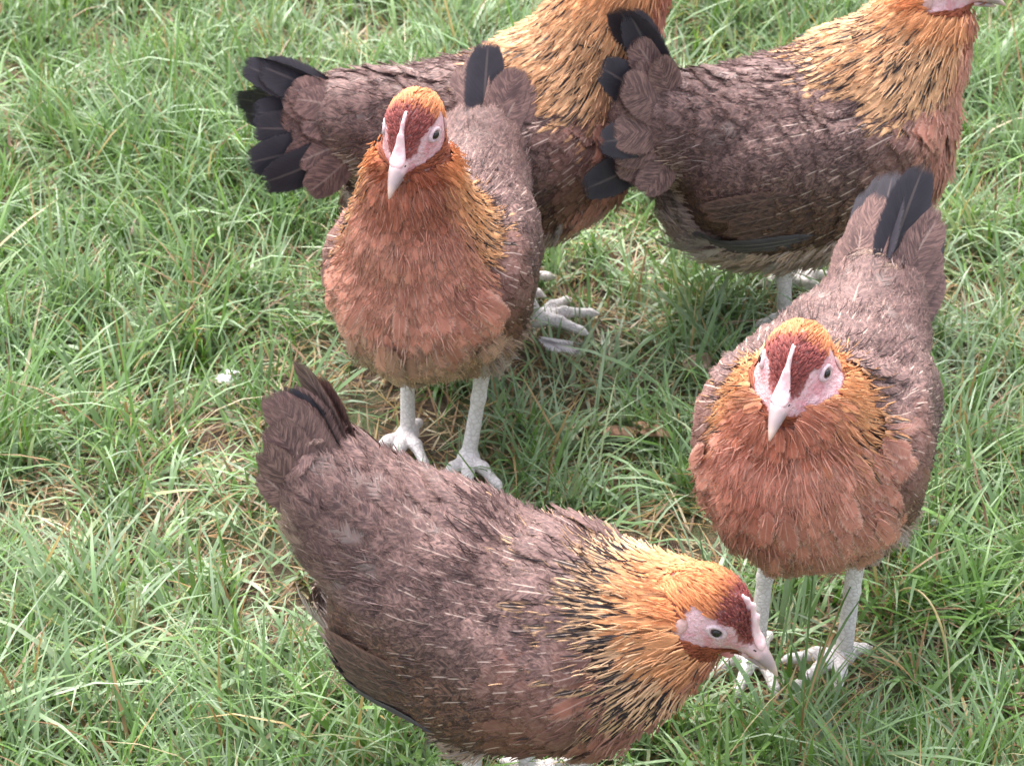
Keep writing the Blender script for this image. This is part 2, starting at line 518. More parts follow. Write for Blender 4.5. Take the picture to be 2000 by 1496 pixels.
def surface_nets(v, org, h):
    s = v < 0
    X, Y, Z = (d - 1 for d in v.shape)
    off = [(i, j, k) for i in (0, 1) for j in (0, 1) for k in (0, 1)]
    cnt = sum(s[i:i + X, j:j + Y, k:k + Z].astype(np.int8) for i, j, k in off)
    act = (cnt > 0) & (cnt < 8)
    ci = np.argwhere(act)
    idx = np.full(act.shape, -1, np.int64)
    idx[act] = np.arange(len(ci))
    acc = np.zeros((len(ci), 3)); num = np.zeros(len(ci))
    val = {o: v[ci[:, 0] + o[0], ci[:, 1] + o[1], ci[:, 2] + o[2]] for o in off}
    for a in off:
        for d in range(3):
            if a[d] == 0:
                b = list(a); b[d] = 1; b = tuple(b)
                va, vb = val[a], val[b]
                c = (va < 0) != (vb < 0)
                t = np.where(c, va / np.where(c, va - vb, 1), 0)
                p = np.array(a, float)[None] + 0 * acc
                p[:, d] += t
                acc += p * c[:, None]; num += c
    verts = org + (ci + acc / num[:, None]) * h
    faces = []
    for d in range(3):
        sl0 = [slice(None)] * 3; sl1 = [slice(None)] * 3
        sl0[d] = slice(0, -1); sl1[d] = slice(1, None)
        ch = s[tuple(sl0)] != s[tuple(sl1)]
        e = np.argwhere(ch)
        o1, o2 = [q for q in range(3) if q != d]
        ok = (e[:, o1] > 0) & (e[:, o2] > 0) & (e[:, o1] < v.shape[o1] - 1) & (e[:, o2] < v.shape[o2] - 1)
        e = e[ok]
        def cell(a, b):
            c = e.copy(); c[:, o1] -= a; c[:, o2] -= b
            return idx[c[:, 0], c[:, 1], c[:, 2]]
        q = np.stack([cell(1, 1), cell(0, 1), cell(0, 0), cell(1, 0)], 1)
        ins = s[e[:, 0], e[:, 1], e[:, 2]]
        flip = ins if d != 1 else ~ins
        q[~flip] = q[~flip][:, ::-1]
        faces.append(q)
    return verts, np.concatenate(faces)


class Hen:
    def __init__(self, p):
        self.p = p
        self.prims = []          # (name, fn, k, flow direction)
        th = p.get('pitch', 0.0)
        c, s = math.cos(th), math.sin(th)
        piv = A(0, 0, 0.19)
        Rb = np.array([[c, 0, -s], [0, 1, 0], [s, 0, c]])       # pitch > 0: front up
        self.Rb, self.piv = Rb, piv + A(0, 0, p.get('raise', 0.0))
        self.p0 = piv
        lf = A(0, 0, p.get('raise', 0.0))
        B = lambda x, y, z: Rb @ (A(x, y, z) - piv) + piv + lf
        D = lambda x, y, z: Rb @ nrm(A(x, y, z))
        self.B, self.D = B, D
        w = p.get('wide', 1.0); tl_ = p.get('tall', 1.0)
        add = self.add
        add('torso', ell(B(-0.005, 0, 0.190), (0.108, 0.071 * w, 0.070 * tl_), Rb), 0.02, D(-1, 0, -0.05))
        add('breast', ell(B(0.046, 0, 0.192), (0.064, 0.068 * w, 0.068 * tl_), Rb), 0.03, D(-0.55, 0, -0.83))
        add('rump', cone(B(-0.055, 0, 0.205), B(-0.124, 0, 0.234), 0.056, 0.031), 0.03, D(-1, 0, 0.30))
        tp0, tl0 = p['tail'][0], p['tail'][1]
        td = A(-math.cos(tp0 * 0.8), -math.sin(tl0), math.sin(tp0 * 0.8))
        self.tail_base = B(-0.118, 0, 0.232)
        add('rump', cone(B(-0.110, 0, 0.226), B(*(A(-0.118, 0, 0.232) + td * 0.040)), 0.034, 0.016), 0.025, Rb @ nrm(td))
        add('belly', ell(B(-0.040, 0, 0.148), (0.078, 0.058 * w, 0.044 * tl_), Rb), 0.03, D(-1, 0, -0.15))
        for sgn in (1, -1):
            hock = A(*p['hock'][0 if sgn > 0 else 1])
            hip = B(0.002, sgn * 0.036 * w, 0.150)
            add('thigh', cone(hip, hock + A(0, 0, 0.012), 0.038, 0.0125), 0.02, nrm(hock - hip))
        nk = [A(*q[:3]) for q in p['neck']]
        nr = [q[3] for q in p['neck']]
        self.nk, self.nr = nk, nr
        for i in range(len(nk) - 1):
            add('neck', cone(nk[i], nk[i + 1], nr[i], nr[i + 1]), 0.02 if i else 0.045, nrm(nk[i] - nk[i + 1]))
        self.hp = A(*p['head'][0]); self.HR = rot(*p['head'][1:])
        HR, hp = self.HR, self.hp
        self.H = H = lambda x, y, z: HR @ A(x, y, z) + hp
        add('head', ell(H(-0.005, 0, 0.001), (0.0255, 0.0200, 0.0210), HR), 0.012, HR @ nrm(A(-1, 0, -0.15)))
        add('head', cone(H(0.004, 0, -0.003), H(0.035, 0, -0.0090), 0.0165, 0.0062), 0.010, HR @ nrm(A(-1, 0, 0.05)))
        # folded wings lie on the flanks
        self.wing = {}
        for sgn in (1, -1):
            dp = p.get('wing_drop', 0.0)
            a = rad(9) * sgn
            R = Rb @ rot(a, rad(10) + dp * 0) 
            cc = B(-0.024 + dp * 0.6, sgn * 0.062 * w, 0.194 - dp)
            self.wing[sgn] = (cc, R)
            add('wing', ell(cc, (0.088, 0.0150, 0.044), R), 0.018, R @ nrm(A(-1, 0, -0.10)))
        # legs and feet (local z of the ground under each foot is 0)
        self.leg_prims = []
        for i in (0, 1):
            hk, ft = A(*p['hock'][i]), A(*p['foot'][i])
            yaw = p.get('foot_yaw', (0, 0))[i]
            ft = A(ft[0], ft[1], ft[2] + 0.007)
            self.leg(cone(hk + A(0, 0, 0.012), hk * 0.6 + ft * 0.4, 0.0085, 0.0060))
            self.leg(cone(hk * 0.6 + ft * 0.4, ft, 0.0060, 0.0068))
            self.leg(ell(ft, (0.010, 0.010, 0.007)))
            for an, ln in ((0, 0.050), (36, 0.042), (-36, 0.042), (170, 0.020)):
                t_ = yaw + rad(an)
                e1 = ft + A(math.cos(t_), math.sin(t_), 0.10) * ln * 0.5
                e2 = ft + A(math.cos(t_) * ln, math.sin(t_) * ln, -0.0025)
                e3 = e2 + A(math.cos(t_), math.sin(t_), -0.35) * 0.011
                self.leg(cone(ft, e1, 0.0056, 0.0050)); self.leg(cone(e1, e2, 0.0050, 0.0040))
                self.leg(cone(e2, e3, 0.0030, 0.0008))

    def add(self, name, fn, k, d):
        self.prims.append((name, fn, k, A(*d)))

    def leg(self, fn):
        self.leg_prims.append(fn)

    def dists(self, P):
        return np.stack([f(P) for _, f, _, _ in self.prims], 1)

    def sdf(self, P, legs=False):
        d = None
        for (_, f, k, _) in self.prims:
            e = f(P)
            d = e if d is None else smin(d, e, k)
        if legs:
            for f in self.leg_prims:
                d = smin(d, f(P), 0.004)
        return d

    def grad(self, P, legs=False, eps=0.0012):
        ks = np.array([(1, -1, -1), (-1, -1, 1), (-1, 1, -1), (1, 1, 1)], float)
        g = 0
        for q in ks:
            g = g + q[None] * self.sdf(P + q * eps, legs)[:, None]
        return nrm(g)

    def flow(self, P):
        d = self.dists(P)
        w = np.exp(-(d - d.min(1, keepdims=True)) / 0.018)
        return (w @ np.stack([q[3] for q in self.prims])) / w.sum(1, keepdims=True)

    def body_mesh(self, h=0.0024):
        lo = A(-0.20, -0.14, -0.012); hi = A(0.26, 0.14, 0.44)
        dims = [int(math.ceil(x / (4 * h))) * 4 + 1 for x in (hi - lo)]
        cs = [lo[i] + np.arange(0, dims[i], 4) * h for i in range(3)]
        cg = np.stack(np.meshgrid(*cs, indexing='ij'), -1)
        cv = self.sdf(cg.reshape(-1, 3), True).reshape(cg.shape[:3])
        v = np.repeat(np.repeat(np.repeat(cv, 4, 0), 4, 1), 4, 2)[:dims[0], :dims[1], :dims[2]]
        v = v.astype(np.float64)
        band = np.argwhere(np.abs(v) < 0.022)
        v[band[:, 0], band[:, 1], band[:, 2]] = self.sdf(lo + band * h, True)
        V, F = surface_nets(v, lo, h)
        for _ in range(2):
            V -= self.sdf(V, True)[:, None] * self.grad(V, True) * 0.9
        return V, F

    # ---- feathers that lie on the skin
    def lay(self, P, D, L, W, pt, lift, base, rows, keep=0.65, cup=0.0009, amp=None):
        N = len(P)
        vv = np.linspace(0, 1, rows)
        vv = 1 - (1 - vv) ** 1.25
        C, Ns, Ds = [], [], []
        P = P.copy()
        n = self.grad(P)
        D = nrm(D - (D * n).sum(1, keepdims=True) * n)
        for i in range(rows):
            C.append(P); Ns.append(n); Ds.append(D)
            if i < rows - 1:
                fl = self.flow(P)
                D2 = nrm(D * keep + fl * (1 - keep))
                D = nrm(D2 - (D2 * n).sum(1, keepdims=True) * n)
                P = P + D * (L * (vv[i + 1] - vv[i]))[:, None]
                n = self.grad(P)
                P = P - self.sdf(P)[:, None] * n
        C, Ns, Ds = np.stack(C, 1), np.stack(Ns, 1), np.stack(Ds, 1)
        S = nrm(np.cross(Ns, Ds))
        v = vv[None, :]
        rnd = np.minimum(1, (v / 0.28)) ** 0.6 * np.where(v > 0.6, np.sqrt(np.clip(1.02 - ((v - 0.6) / 0.4) ** 2, 0.02, 1)), 1)
        pnt = (np.clip(v, 0.02, 1) ** 0.45) * (1.0 - np.clip(v, 0, 0.985)) ** 0.75 * 1.75
        w = W[:, None] * 0.5 * (rnd * (1 - pt[:, None]) + pnt * pt[:, None])
        us = (-1.0, 0.0, 1.0)
        V = np.zeros((N, rows, 3, 3))
        hgt = base[:, None] + lift[:, None] * v ** 1.4
        for j, u in enumerate(us):
            q = C + S * (u * w)[..., None]
            dq = self.sdf(q.reshape(-1, 3)).reshape(N, rows)
            q = q - np.clip(dq, -0.006, 0.006)[..., None] * Ns * 0.85
            V[:, :, j] = q + Ns * (hgt - cup * abs(u))[..., None]
        return V, np.broadcast_to(vv[None], (N, rows))


def feather_mesh_data(V, vv, seedr):
    N, rows = V.shape[:2]
    fuv = np.zeros((N, rows, 3, 3))
    fuv[..., 0] = np.array([-1, 0, 1])[None, None]
    fuv[..., 1] = vv[..., None]
    fuv[..., 2] = seedr[:, None, None]
    base = np.arange(N)[:, None, None] * rows * 3
    r = np.arange(rows - 1)[None, :, None] * 3
    j = np.arange(2)[None, None, :]
    b = base + r + j
    f = np.stack([b, b + 1, b + 4, b + 3], -1).reshape(-1, 4)
    return V.reshape(-1, 3), f, fuv.reshape(-1, 3)


def spread(a, rows):
    return np.repeat(a, rows * 3, 0)


def emit(name, V, vv, c1, c2, prm, prm2, parent, kind=None):
    rows = V.shape[1]
    v, f, u = feather_mesh_data(V, vv, rng.random(len(V)))
    o = mesh_obj(name, v, f, FEATHER, parent, attrs={
        'fuv': u, 'c1': spread(c1, rows), 'c2': spread(c2, rows), 'prm': spread(prm, rows), 'prm2': spread(prm2, rows)})
    if kind: o['kind'] = kind
    return o


def free_feathers(root, d, nrml, L, W, curve, pt=0.0, rows=9):
    """stiff feathers that stand clear of the body; curve bends the tip towards -width side"""
    N = len(root)
    vv = 1 - (1 - np.linspace(0, 1, rows)) ** 1.25
    d, nrml = nrm(d), nrm(nrml)
    nrml = nrm(nrml - (nrml * d).sum(1, keepdims=True) * d)
    S = np.cross(nrml, d)
    v = vv[None, :]
    C = root[:, None] + d[:, None] * (L[:, None] * v)[..., None] + S[:, None] * (curve[:, None] * v ** 2)[..., None] \
        - nrml[:, None] * (0.10 * L[:, None] * v ** 2)[..., None]
    rnd = np.minimum(1, (v / 0.45)) ** 0.6 * np.where(v > 0.62, np.sqrt(np.clip(1.03 - ((v - 0.62) / 0.38) ** 2, 0.03, 1)), 1)
    pnt = (np.clip(v, 0.02, 1) ** 0.45) * (1.0 - np.clip(v, 0, 0.985)) ** 0.6 * 1.6
    w = W[:, None] * 0.5 * (rnd * (1 - pt) + pnt * pt)
    V = np.stack([C + S[:, None] * (u * w)[..., None] - nrml[:, None] * (0.10 * abs(u) * w)[..., None] for u in (-1, 0, 1)], 2)
    return V, np.broadcast_to(vv[None], (N, rows))


def tri_sample(V, F, m):
    a, b, c, d = (V[F[:, i]] for i in range(4))
    t = np.concatenate([np.stack([a, b, c], 1), np.stack([a, c, d], 1)])
    ar = np.linalg.norm(np.cross(t[:, 1] - t[:, 0], t[:, 2] - t[:, 0]), axis=1)
    i = rng.choice(len(t), m, p=ar / ar.sum())
    u = rng.random((m, 2)); fl = u.sum(1) > 1; u[fl] = 1 - u[fl]
    q = t[i]
    return q[:, 0] + (q[:, 1] - q[:, 0]) * u[:, :1] + (q[:, 2] - q[:, 0]) * u[:, 1:]


def wobble(P, seed, wl=0.034):
    """smooth random field, about -1..1"""
    g = np.random.default_rng(seed)
    k_ = nrm(g.normal(size=(7, 3))) * (2 * np.pi / (wl * g.uniform(0.7, 1.6, 7)))[:, None]
    return np.sin(P @ k_.T + g.uniform(0, 6.3, 7)).sum(1) / 2.6


def thin(P, r):
    """keep a random point per r-cell, then drop the closer half of near pairs"""
    o = rng.permutation(len(P))
    q = np.floor(P[o] / r + rng.random(3)).astype(np.int64)
    key = q[:, 0] * 1000003 + q[:, 1] * 10007 + q[:, 2]
    _, i = np.unique(key, return_index=True)
    return o[i]


COLS = dict(
    breast=A(0.53, 0.220, 0.155), breast_edge=A(0.76, 0.47, 0.37), belly=A(0.46, 0.315, 0.230), belly_edge=A(0.58, 0.46, 0.37),
    back=A(0.088, 0.052, 0.050), back_edge=A(0.27, 0.160, 0.138), wing=A(0.046, 0.029, 0.025), wing_edge=A(0.21, 0.105, 0.065),
    gold=A(0.66, 0.325, 0.145), gold_edge=A(0.78, 0.52, 0.32), orange=A(0.65, 0.235, 0.095), throat=A(0.27, 0.070, 0.032),
    brow=A(0.27, 0.070, 0.062), fluff=A(0.37, 0.30, 0.275))


def lathe_tube(path, radii, segs=10, frame=None):
    """closed tube of elliptical rings: radii n x 2; frame gives (side, up) per ring"""
    path, radii = np.asarray(path, float), np.asarray(radii, float)
    n = len(path)
    a = np.linspace(0, 2 * np.pi, segs, endpoint=False)
    side, up = frame
    V = [path[i] + radii[i, 0] * np.cos(a)[:, None] * side + radii[i, 1] * np.sin(a)[:, None] * up for i in range(n)]
    V = np.concatenate(V + [path[:1], path[-1:]])
    i = np.arange(n - 1)[:, None] * segs; j = np.arange(segs)[None]; j2 = (j + 1) % segs
    f = np.stack([i + j, i + j2, i + segs + j2, i + segs + j], -1).reshape(-1, 4)
    k0, k1 = n * segs, n * segs + 1
    jj = np.arange(segs); jn = (jj + 1) % segs
    caps = np.concatenate([np.stack([np.full(segs, k0), jn, jj], 1), np.stack([np.full(segs, k1), (n - 1) * segs + jj, (n - 1) * segs + jn], 1)])
    return V, [f, caps]


def ball(c, axes, segs=14, rings=9):
    """ellipsoid with the three axis vectors in the columns of axes"""
    th = np.linspace(0, np.pi, rings + 2)[1:-1]
    a = np.linspace(0, 2 * np.pi, segs, endpoint=False)
    P = np.stack([np.outer(np.sin(th), np.cos(a)), np.outer(np.sin(th), np.sin(a)), np.outer(np.cos(th), np.ones(segs))], -1).reshape(-1, 3)
    P = np.concatenate([P, [(0, 0, 1), (0, 0, -1)]])
    i = np.arange(rings - 1)[:, None] * segs; j = np.arange(segs)[None]; j2 = (j + 1) % segs
    f = np.stack([i + j, i + segs + j, i + segs + j2, i + j2], -1).reshape(-1, 4)
    jj = np.arange(segs); jn = (jj + 1) % segs; m = rings * segs
    caps = np.concatenate([np.stack([np.full(segs, m), jj, jn], 1), np.stack([np.full(segs, m + 1), (rings - 1) * segs + jn, (rings - 1) * segs + jj], 1)])
    return c + P @ np.asarray(axes).T, [f, caps]


def ring(c, n, s, R, r, segs=18, ks=6, squash=1.0):
    n = nrm(n); s = nrm(s - (s @ n) * n); t = np.cross(n, s)
    a = np.linspace(0, 2 * np.pi, segs, endpoint=False)
    b = np.linspace(0, 2 * np.pi, ks, endpoint=False)
    V = []
    for x in a:
        e = math.cos(x) * s + math.sin(x) * t * squash
        V.append(c + e * R + (np.cos(b)[:, None] * e + np.sin(b)[:, None] * n) * r)
    i = np.arange(segs)[:, None]; j = np.arange(ks)[None]
    f = np.stack([i * ks + j, ((i + 1) % segs) * ks + j, ((i + 1) % segs) * ks + (j + 1) % ks, i * ks + (j + 1) % ks], -1).reshape(-1, 4)
    return np.concatenate(V), f


def build_hen(p):
    hen = Hen(p)
    root = bpy.data.objects.new('hen', None)
    COL.objects.link(root)
    root.empty_display_size = 0.05
    x, y = p['loc']
    root.location = (x, y, float(ground_z(x, y)) + 0.012)
    root.rotation_euler = (0, 0, p['yaw'])
    root.scale = (p.get('size', 1.0),) * 3
    tag(root, p['label'], 'hen', 'hens standing on the grass')
    C = COLS
    HR, hp, H = hen.HR, hen.hp, hen.H

    # --- body: one skin, bare on the face and the legs
    V, F = hen.body_mesh()
    legd = np.min(np.stack([f(V) for f in hen.leg_prims], 1), 1)
    bodyd = hen.sdf(V)
    isleg = (legd < bodyd - 0.0005)
    q = (V - hp) @ HR
    col = np.tile(C['back'], (len(V), 1))
    face = np.linalg.norm(q, axis=1) < 0.045
    col[face] = A(0.67, 0.42, 0.44)
    crown = face & (q[:, 2] > lerp(-0.0030, 0.0090, sstep(0.0105, 0.0145, np.abs(q[:, 1])))) & (q[:, 0] < 0.031)
    col[crown] = np.where(q[crown, :1] > -0.004, C['brow'], C['orange'])
    col[face & ((q[:, 0] < -0.016) | (q[:, 2] < -0.0125))] = C['throat']
    nz = (V[:, 2] < 0.16) & ~isleg & ~face
    col[nz] = C['belly'] * 0.8
    fr = (V[:, 0] > 0.06) & ~face & ~nz
    col[fr] = C['breast'] * 0.8
    fm = (isleg[F].sum(1) >= 3).astype(int)
    mesh_obj('body', V, F, None, root, attrs={'c1': col}, mats=[SKIN, LEG], fmat=fm)

    # --- plumage
    names = [q_[0] for q_ in hen.prims]
    def gmin(D, nm):
        return D[:, [i for i, z in enumerate(names) if z == nm]].min(1)
    up = ~isleg
    P0 = tri_sample(V, F[fm == 0], 90000)
    D0 = hen.dists(P0)
    dd = {k_: gmin(D0, k_) for k_ in ('torso', 'breast', 'rump', 'belly', 'thigh', 'neck', 'head', 'wing')}
    N0 = hen.grad(P0)
    ql = (P0 - hp) @ HR
    ld0 = np.min(np.stack([f(P0) for f in hen.leg_prims], 1), 1)
    keys = list(dd)
    reg = np.argmin(np.stack([dd[k_] - (0.001 if k_ == 'neck' else 0) - (0.003 if k_ == 'wing' else 0) for k_ in keys], 1), 1)
    reg = np.array(keys)[reg]
    reg[(ld0 < -0.002) | ((reg == 'thigh') & (P0[:, 2] < p['hock'][0][2] - 0.008))] = 'none'
    # bare face: in front of the cheeks, below the brow
    nl = N0 @ HR
    qy = np.abs(ql[:, 1])
    ztop = lerp(-0.0030, 0.0090, sstep(0.0105, 0.0145, qy + 0.006 * (ql[:, 0] > 0.012) * (ql[:, 0] - 0.012) / 0.02))
    bare = (ql[:, 0] > -0.013 + 0.6 * np.maximum(0, -ql[:, 2] - 0.004)) & (ql[:, 2] < ztop) & (ql[:, 2] > -0.0120)
    bare |= (ql[:, 0] > 0.031)
    bare &= np.linalg.norm(ql, axis=1) < 0.042
    reg[(reg == 'neck') & (np.linalg.norm(ql, axis=1) < 0.033) & (ql[:, 0] > -0.018)] = 'head'
    reg[(reg == 'head') & bare] = 'none'

    nk = hen.nk
    seg = np.array([np.linalg.norm(nk[i + 1] - nk[i]) for i in range(len(nk) - 1)])
    def neck_t(P):
        best = np.full(len(P), 9.0); tt = np.zeros(len(P)); ax = np.zeros((len(P), 3)); ce = np.zeros((len(P), 3))
        acc = 0
        for i in range(len(nk) - 1):
            ba = nk[i + 1] - nk[i]
            h_ = np.clip((P - nk[i]) @ ba / (ba @ ba), 0, 1)
            c_ = nk[i] + h_[:, None] * ba
            d_ = np.linalg.norm(P - c_, axis=1) - lerp(hen.nr[i], hen.nr[i + 1], h_)
            m_ = d_ < best
            best[m_] = d_[m_]; tt[m_] = ((acc + h_ * seg[i]) / seg.sum())[m_]; ax[m_] = nrm(ba); ce[m_] = c_[m_]
            acc += seg[i]
        return tt, ax, ce

    spec = {   # spacing, length, width, pointedness, lift, rows
        'breast': (0.0064, 0.031, 0.0160, 0.15, 0.0060, 7),
        'torso': (0.0070, 0.034, 0.0160, 0.20, 0.0058, 7),
        'rump': (0.0082, 0.042, 0.0210, 0.10, 0.0085, 7),
        'belly': (0.0066, 0.036, 0.0180, 0.15, 0.0085, 7),
        'thigh': (0.0060, 0.026, 0.0130, 0.15, 0.0050, 7),
        'wing': (0.0075, 0.032, 0.0170, 0.05, 0.0042, 7),
        'neck': (0.0041, 0.040, 0.0080, 0.75, 0.0045, 7),
        'head': (0.0016, 0.0080, 0.0022, 0.8, 0.0010, 5),
    }
    part_name = {'breast': 'breast_plumage', 'torso': 'back_plumage', 'rump': 'saddle_plumage', 'belly': 'belly_fluff',
                 'thigh': 'thigh_plumage', 'neck': 'neck_hackle', 'head': 'head_plumage', 'wing': 'wing_plumage'}
    fine = {'breast': (0.0052, 0.008), 'torso': (0.0056, 0.009), 'rump': (0.0052, 0.011), 'belly': (0.0032, 0.014),
            'thigh': (0.0031, 0.012), 'wing': (0.0068, 0.008), 'neck': (0.0042, 0.011)}
    work = [(rg, v_, False) for rg, v_ in spec.items()] + [(rg, (v_[0], v_[1], 0.0011, 0.6, 0.0042, 4), True) for rg, v_ in fine.items()]
    for rg, (sp, L0, W0, pt0, lf0, rows), barb in work:
        cand = np.where(reg == rg)[0]
        if not len(cand): continue
        sel = cand[thin(P0[cand], sp)]
        P, n = P0[sel], N0[sel]
        N = len(P)
        L = L0 * rng.normal(1, 0.12, N); W = W0 * rng.normal(1, 0.10, N)
        pt = np.full(N, pt0); lift = lf0 * rng.uniform(0.6, 1.4, N); base = rng.uniform(0.0002, 0.0022, N)
        one = np.ones((N, 1))
        c1, c2 = C['back'] * one, C['back_edge'] * one
        mark = np.zeros(N); shaft = np.zeros(N); pep = np.zeros(N)
        rag = np.full(N, 0.5); edge = np.full(N, 0.4)
        lb = (P - hen.piv) @ hen.Rb + hen.p0       # body frame without pitch
        nb = n @ hen.Rb
        if rg in ('breast', 'torso', 'belly', 'rump'):
            f_br = sstep(0.015, 0.065, lb[:, 0] + 0.022 * (0.6 - nb[:, 2]) - 0.065 * np.maximum(nb[:, 2] + 0.15, 0))
            f_lo = sstep(0.178 + p.get('belly_z', 0.0), 0.128 + p.get('belly_z', 0.0), lb[:, 2] + rng.normal(0, 0.006, N))
            f_bk = sstep(-0.35, 0.25, nb[:, 2] + rng.normal(0, 0.08, N))
            bm = p.get('breast_tone', 1.0)
            body = lerp(C['belly'] * one, C['back'] * one, f_bk[:, None])
            bodye = lerp(C['belly_edge'] * one, C['back_edge'] * one, f_bk[:, None])
            br = lerp(C['breast'] * bm * one, C['belly'] * one, (f_lo * p.get('pale_belly', 0.8))[:, None])
            bre = lerp(C['breast_edge'] * bm * one, C['belly_edge'] * one, f_lo[:, None])
            c1 = lerp(body, br, f_br[:, None]); c2 = lerp(bodye, bre, f_br[:, None])
            pep = 0.85 * f_bk * (1 - f_br)
            shaft = np.where(rng.random(N) < 0.45, 0.85, 0.2) * lerp(0.75 * f_bk * sstep(-0.12, 0.03, lb[:, 0]) + 0.1, 0.5, f_br)
            edge = lerp(0.45, 1.0, f_br)
            rag = lerp(0.55 + 0.9 * (1 - f_bk), 0.6 + 0.6 * f_lo, f_br)
            if rg == 'rump':
                gr = (rng.random(N) < 0.12) * 0.5
                rag = rag + gr * 1.4
                c1 = lerp(c1, C['fluff'], gr[:, None])
                L *= 1 + 0.25 * sstep(-0.07, -0.12, lb[:, 0])
            if rg == 'belly':
                vent = sstep(-0.05, -0.10, lb[:, 0])
                c1 = lerp(c1, C['fluff'], 0.6 * vent[:, None]); rag = rag + 0.5 * vent; lift = lift * (1 + 0.6 * vent)
        elif rg == 'thigh':
            c1 = lerp(C['belly'], C['back'] * 1.6, rng.uniform(0.0, 0.7, N)[:, None]); c2 = C['belly_edge'] * one
            rag = np.full(N, 1.0); edge = np.full(N, 0.5)
        elif rg == 'wing':
            low = sstep(0.225, 0.175, lb[:, 2])
            c1 = lerp(C['back'] * one, C['wing'] * one, (0.35 + 0.65 * low)[:, None]); c2 = lerp(C['back_edge'], C['wing_edge'], low[:, None])
            base = base + 0.0020 * sstep(-0.065, -0.03, lb[:, 0]) ; pep = np.full(N, 0.9); shaft = np.where(rng.random(N) < 0.4, 0.9, 0.1) * sstep(-0.09, 0.0, lb[:, 0]); edge = np.full(N, 0.25); rag = np.full(N, 0.4)
            fw_ = sstep(0.03, 0.055, lb[:, 0])
            c1 = lerp(c1, C['breast'] * 0.6, 0.4 * fw_[:, None])
        elif rg == 'neck':
            tt, ax, ce = neck_t(P)
            fwd = A(1, 0, 0) if p.get('neck_up', True) else A(0.3, 0, -1)
            fd = nrm(fwd - (ax @ fwd)[:, None] * ax)
            f = (n * fd).sum(1) + rng.normal(0, 0.08, N)
            hack = sstep(p.get('front', 0.50), p.get('front', 0.50) - 0.38, f + p.get('bib', 0.12) * sstep(0.55, 0.2, tt))
            hack = lerp(hack, sstep(0.70, 0.3, f), sstep(0.6, 0.85, tt))
            cg = lerp(C['gold'] * one, C['orange'] * one, sstep(0.55, 1.0, tt)[:, None])
            cf = lerp(C['breast'] * one, C['throat'] * one, sstep(0.55, 0.82, tt)[:, None])
            cg = lerp(cg, A(0.74, 0.50, 0.31) * one, p.get('cream', 0.0) * sstep(0.75, 0.45, tt)[:, None])
            c1 = lerp(cf, cg, hack[:, None]); c2 = lerp(C['breast_edge'] * one, C['gold_edge'] * one, hack[:, None])
            c2 = lerp(c2, c1, sstep(0.6, 0.95, tt)[:, None])
            mark = hack * sstep(0.80, 0.52, tt + rng.normal(0, 0.06, N)) * (rng.random(N) < p.get('streak', 0.85))
            shaft = 0.55 * sstep(0.7, 0.3, tt) * (rng.random(N) < 0.6) + 0.2 * (1 - hack)
            edge = np.full(N, 0.5)
            k_ = lerp(1.05, 0.36, sstep(0.45, 1.0, tt))
            L = L * k_ * lerp(0.70, 1.0, hack); W = W * lerp(1.5, 1, hack) * lerp(1.0, 0.62, sstep(0.5, 1, tt))
            pt = lerp(0.25, 0.8, hack); rag = np.full(N, 0.5)
            lift = lift * lerp(1.0, 0.55, tt)
        elif rg == 'head':
            q_ = (P - hp) @ HR
            fb = sstep(-0.007, 0.005, q_[:, 0] + rng.normal(0, 0.0025, N)) * sstep(-0.008, -0.004, q_[:, 2])
            lowf = sstep(-0.006, -0.013, q_[:, 2]) * sstep(-0.018, -0.004, q_[:, 0])
            c1 = lerp(C['orange'] * one, C['throat'] * 0.9, lowf[:, None])
            c1 = lerp(c1, C['brow'], fb[:, None]); c2 = c1 * 1.35
            L = L * lerp(1, 0.50, fb); rag = np.full(N, 0.6)
        if rg in ('torso', 'wing', 'breast'):      # the cape thins out over the shoulders
            dn = dd['neck'][sel]
            hz = rng.random(N) < 0.75 * sstep(0.034, 0.002, dn) * sstep(0.35, -0.1, nb[:, 0] - 0.6 * nb[:, 2])
            g_ = lerp(C['gold'], A(0.74, 0.50, 0.31), p.get('cream', 0.0)) * rng.uniform(0.75, 1.1, (N, 1))
            c1 = np.where(hz[:, None], lerp(c1, g_, rng.uniform(0.3, 0.9, (N, 1))), c1)
            c2 = np.where(hz[:, None], g_ * 1.15, c2)
            mark = np.where(hz, 0.95, mark); shaft = np.where(hz, 0.9, shaft); pep = np.where(hz, 0.2, pep)
            lift = np.where(hz, lift * 0.4, lift); W = np.where(hz, W * 0.62, W); L = np.where(hz, L * 1.1, L); pt = np.where(hz, 0.7, pt)
        if rg in ('belly', 'thigh', 'breast'):
            tuft = (rng.random(N) < 0.06) & (np.abs(nb[:, 1]) > 0.55) & (lb[:, 2] < 0.185) & (lb[:, 0] < 0.055)
            lift = np.where(tuft, lift + rng.uniform(0.006, 0.018, N), lift)
            rag = np.where(tuft, 1.5, rag)
            c1 = np.where(tuft[:, None], C['fluff'] * 1.0, c1); c2 = np.where(tuft[:, None], C['fluff'] * 1.4, c2)
        c1 = c1 * rng.uniform(0.70, 1.25, (N, 1)); c2 = c2 * rng.uniform(0.85, 1.12, (N, 1))
        wlift = 0.0015 * sstep(-0.065, -0.03, lb[:, 0]) if rg == 'wing' else 0.0
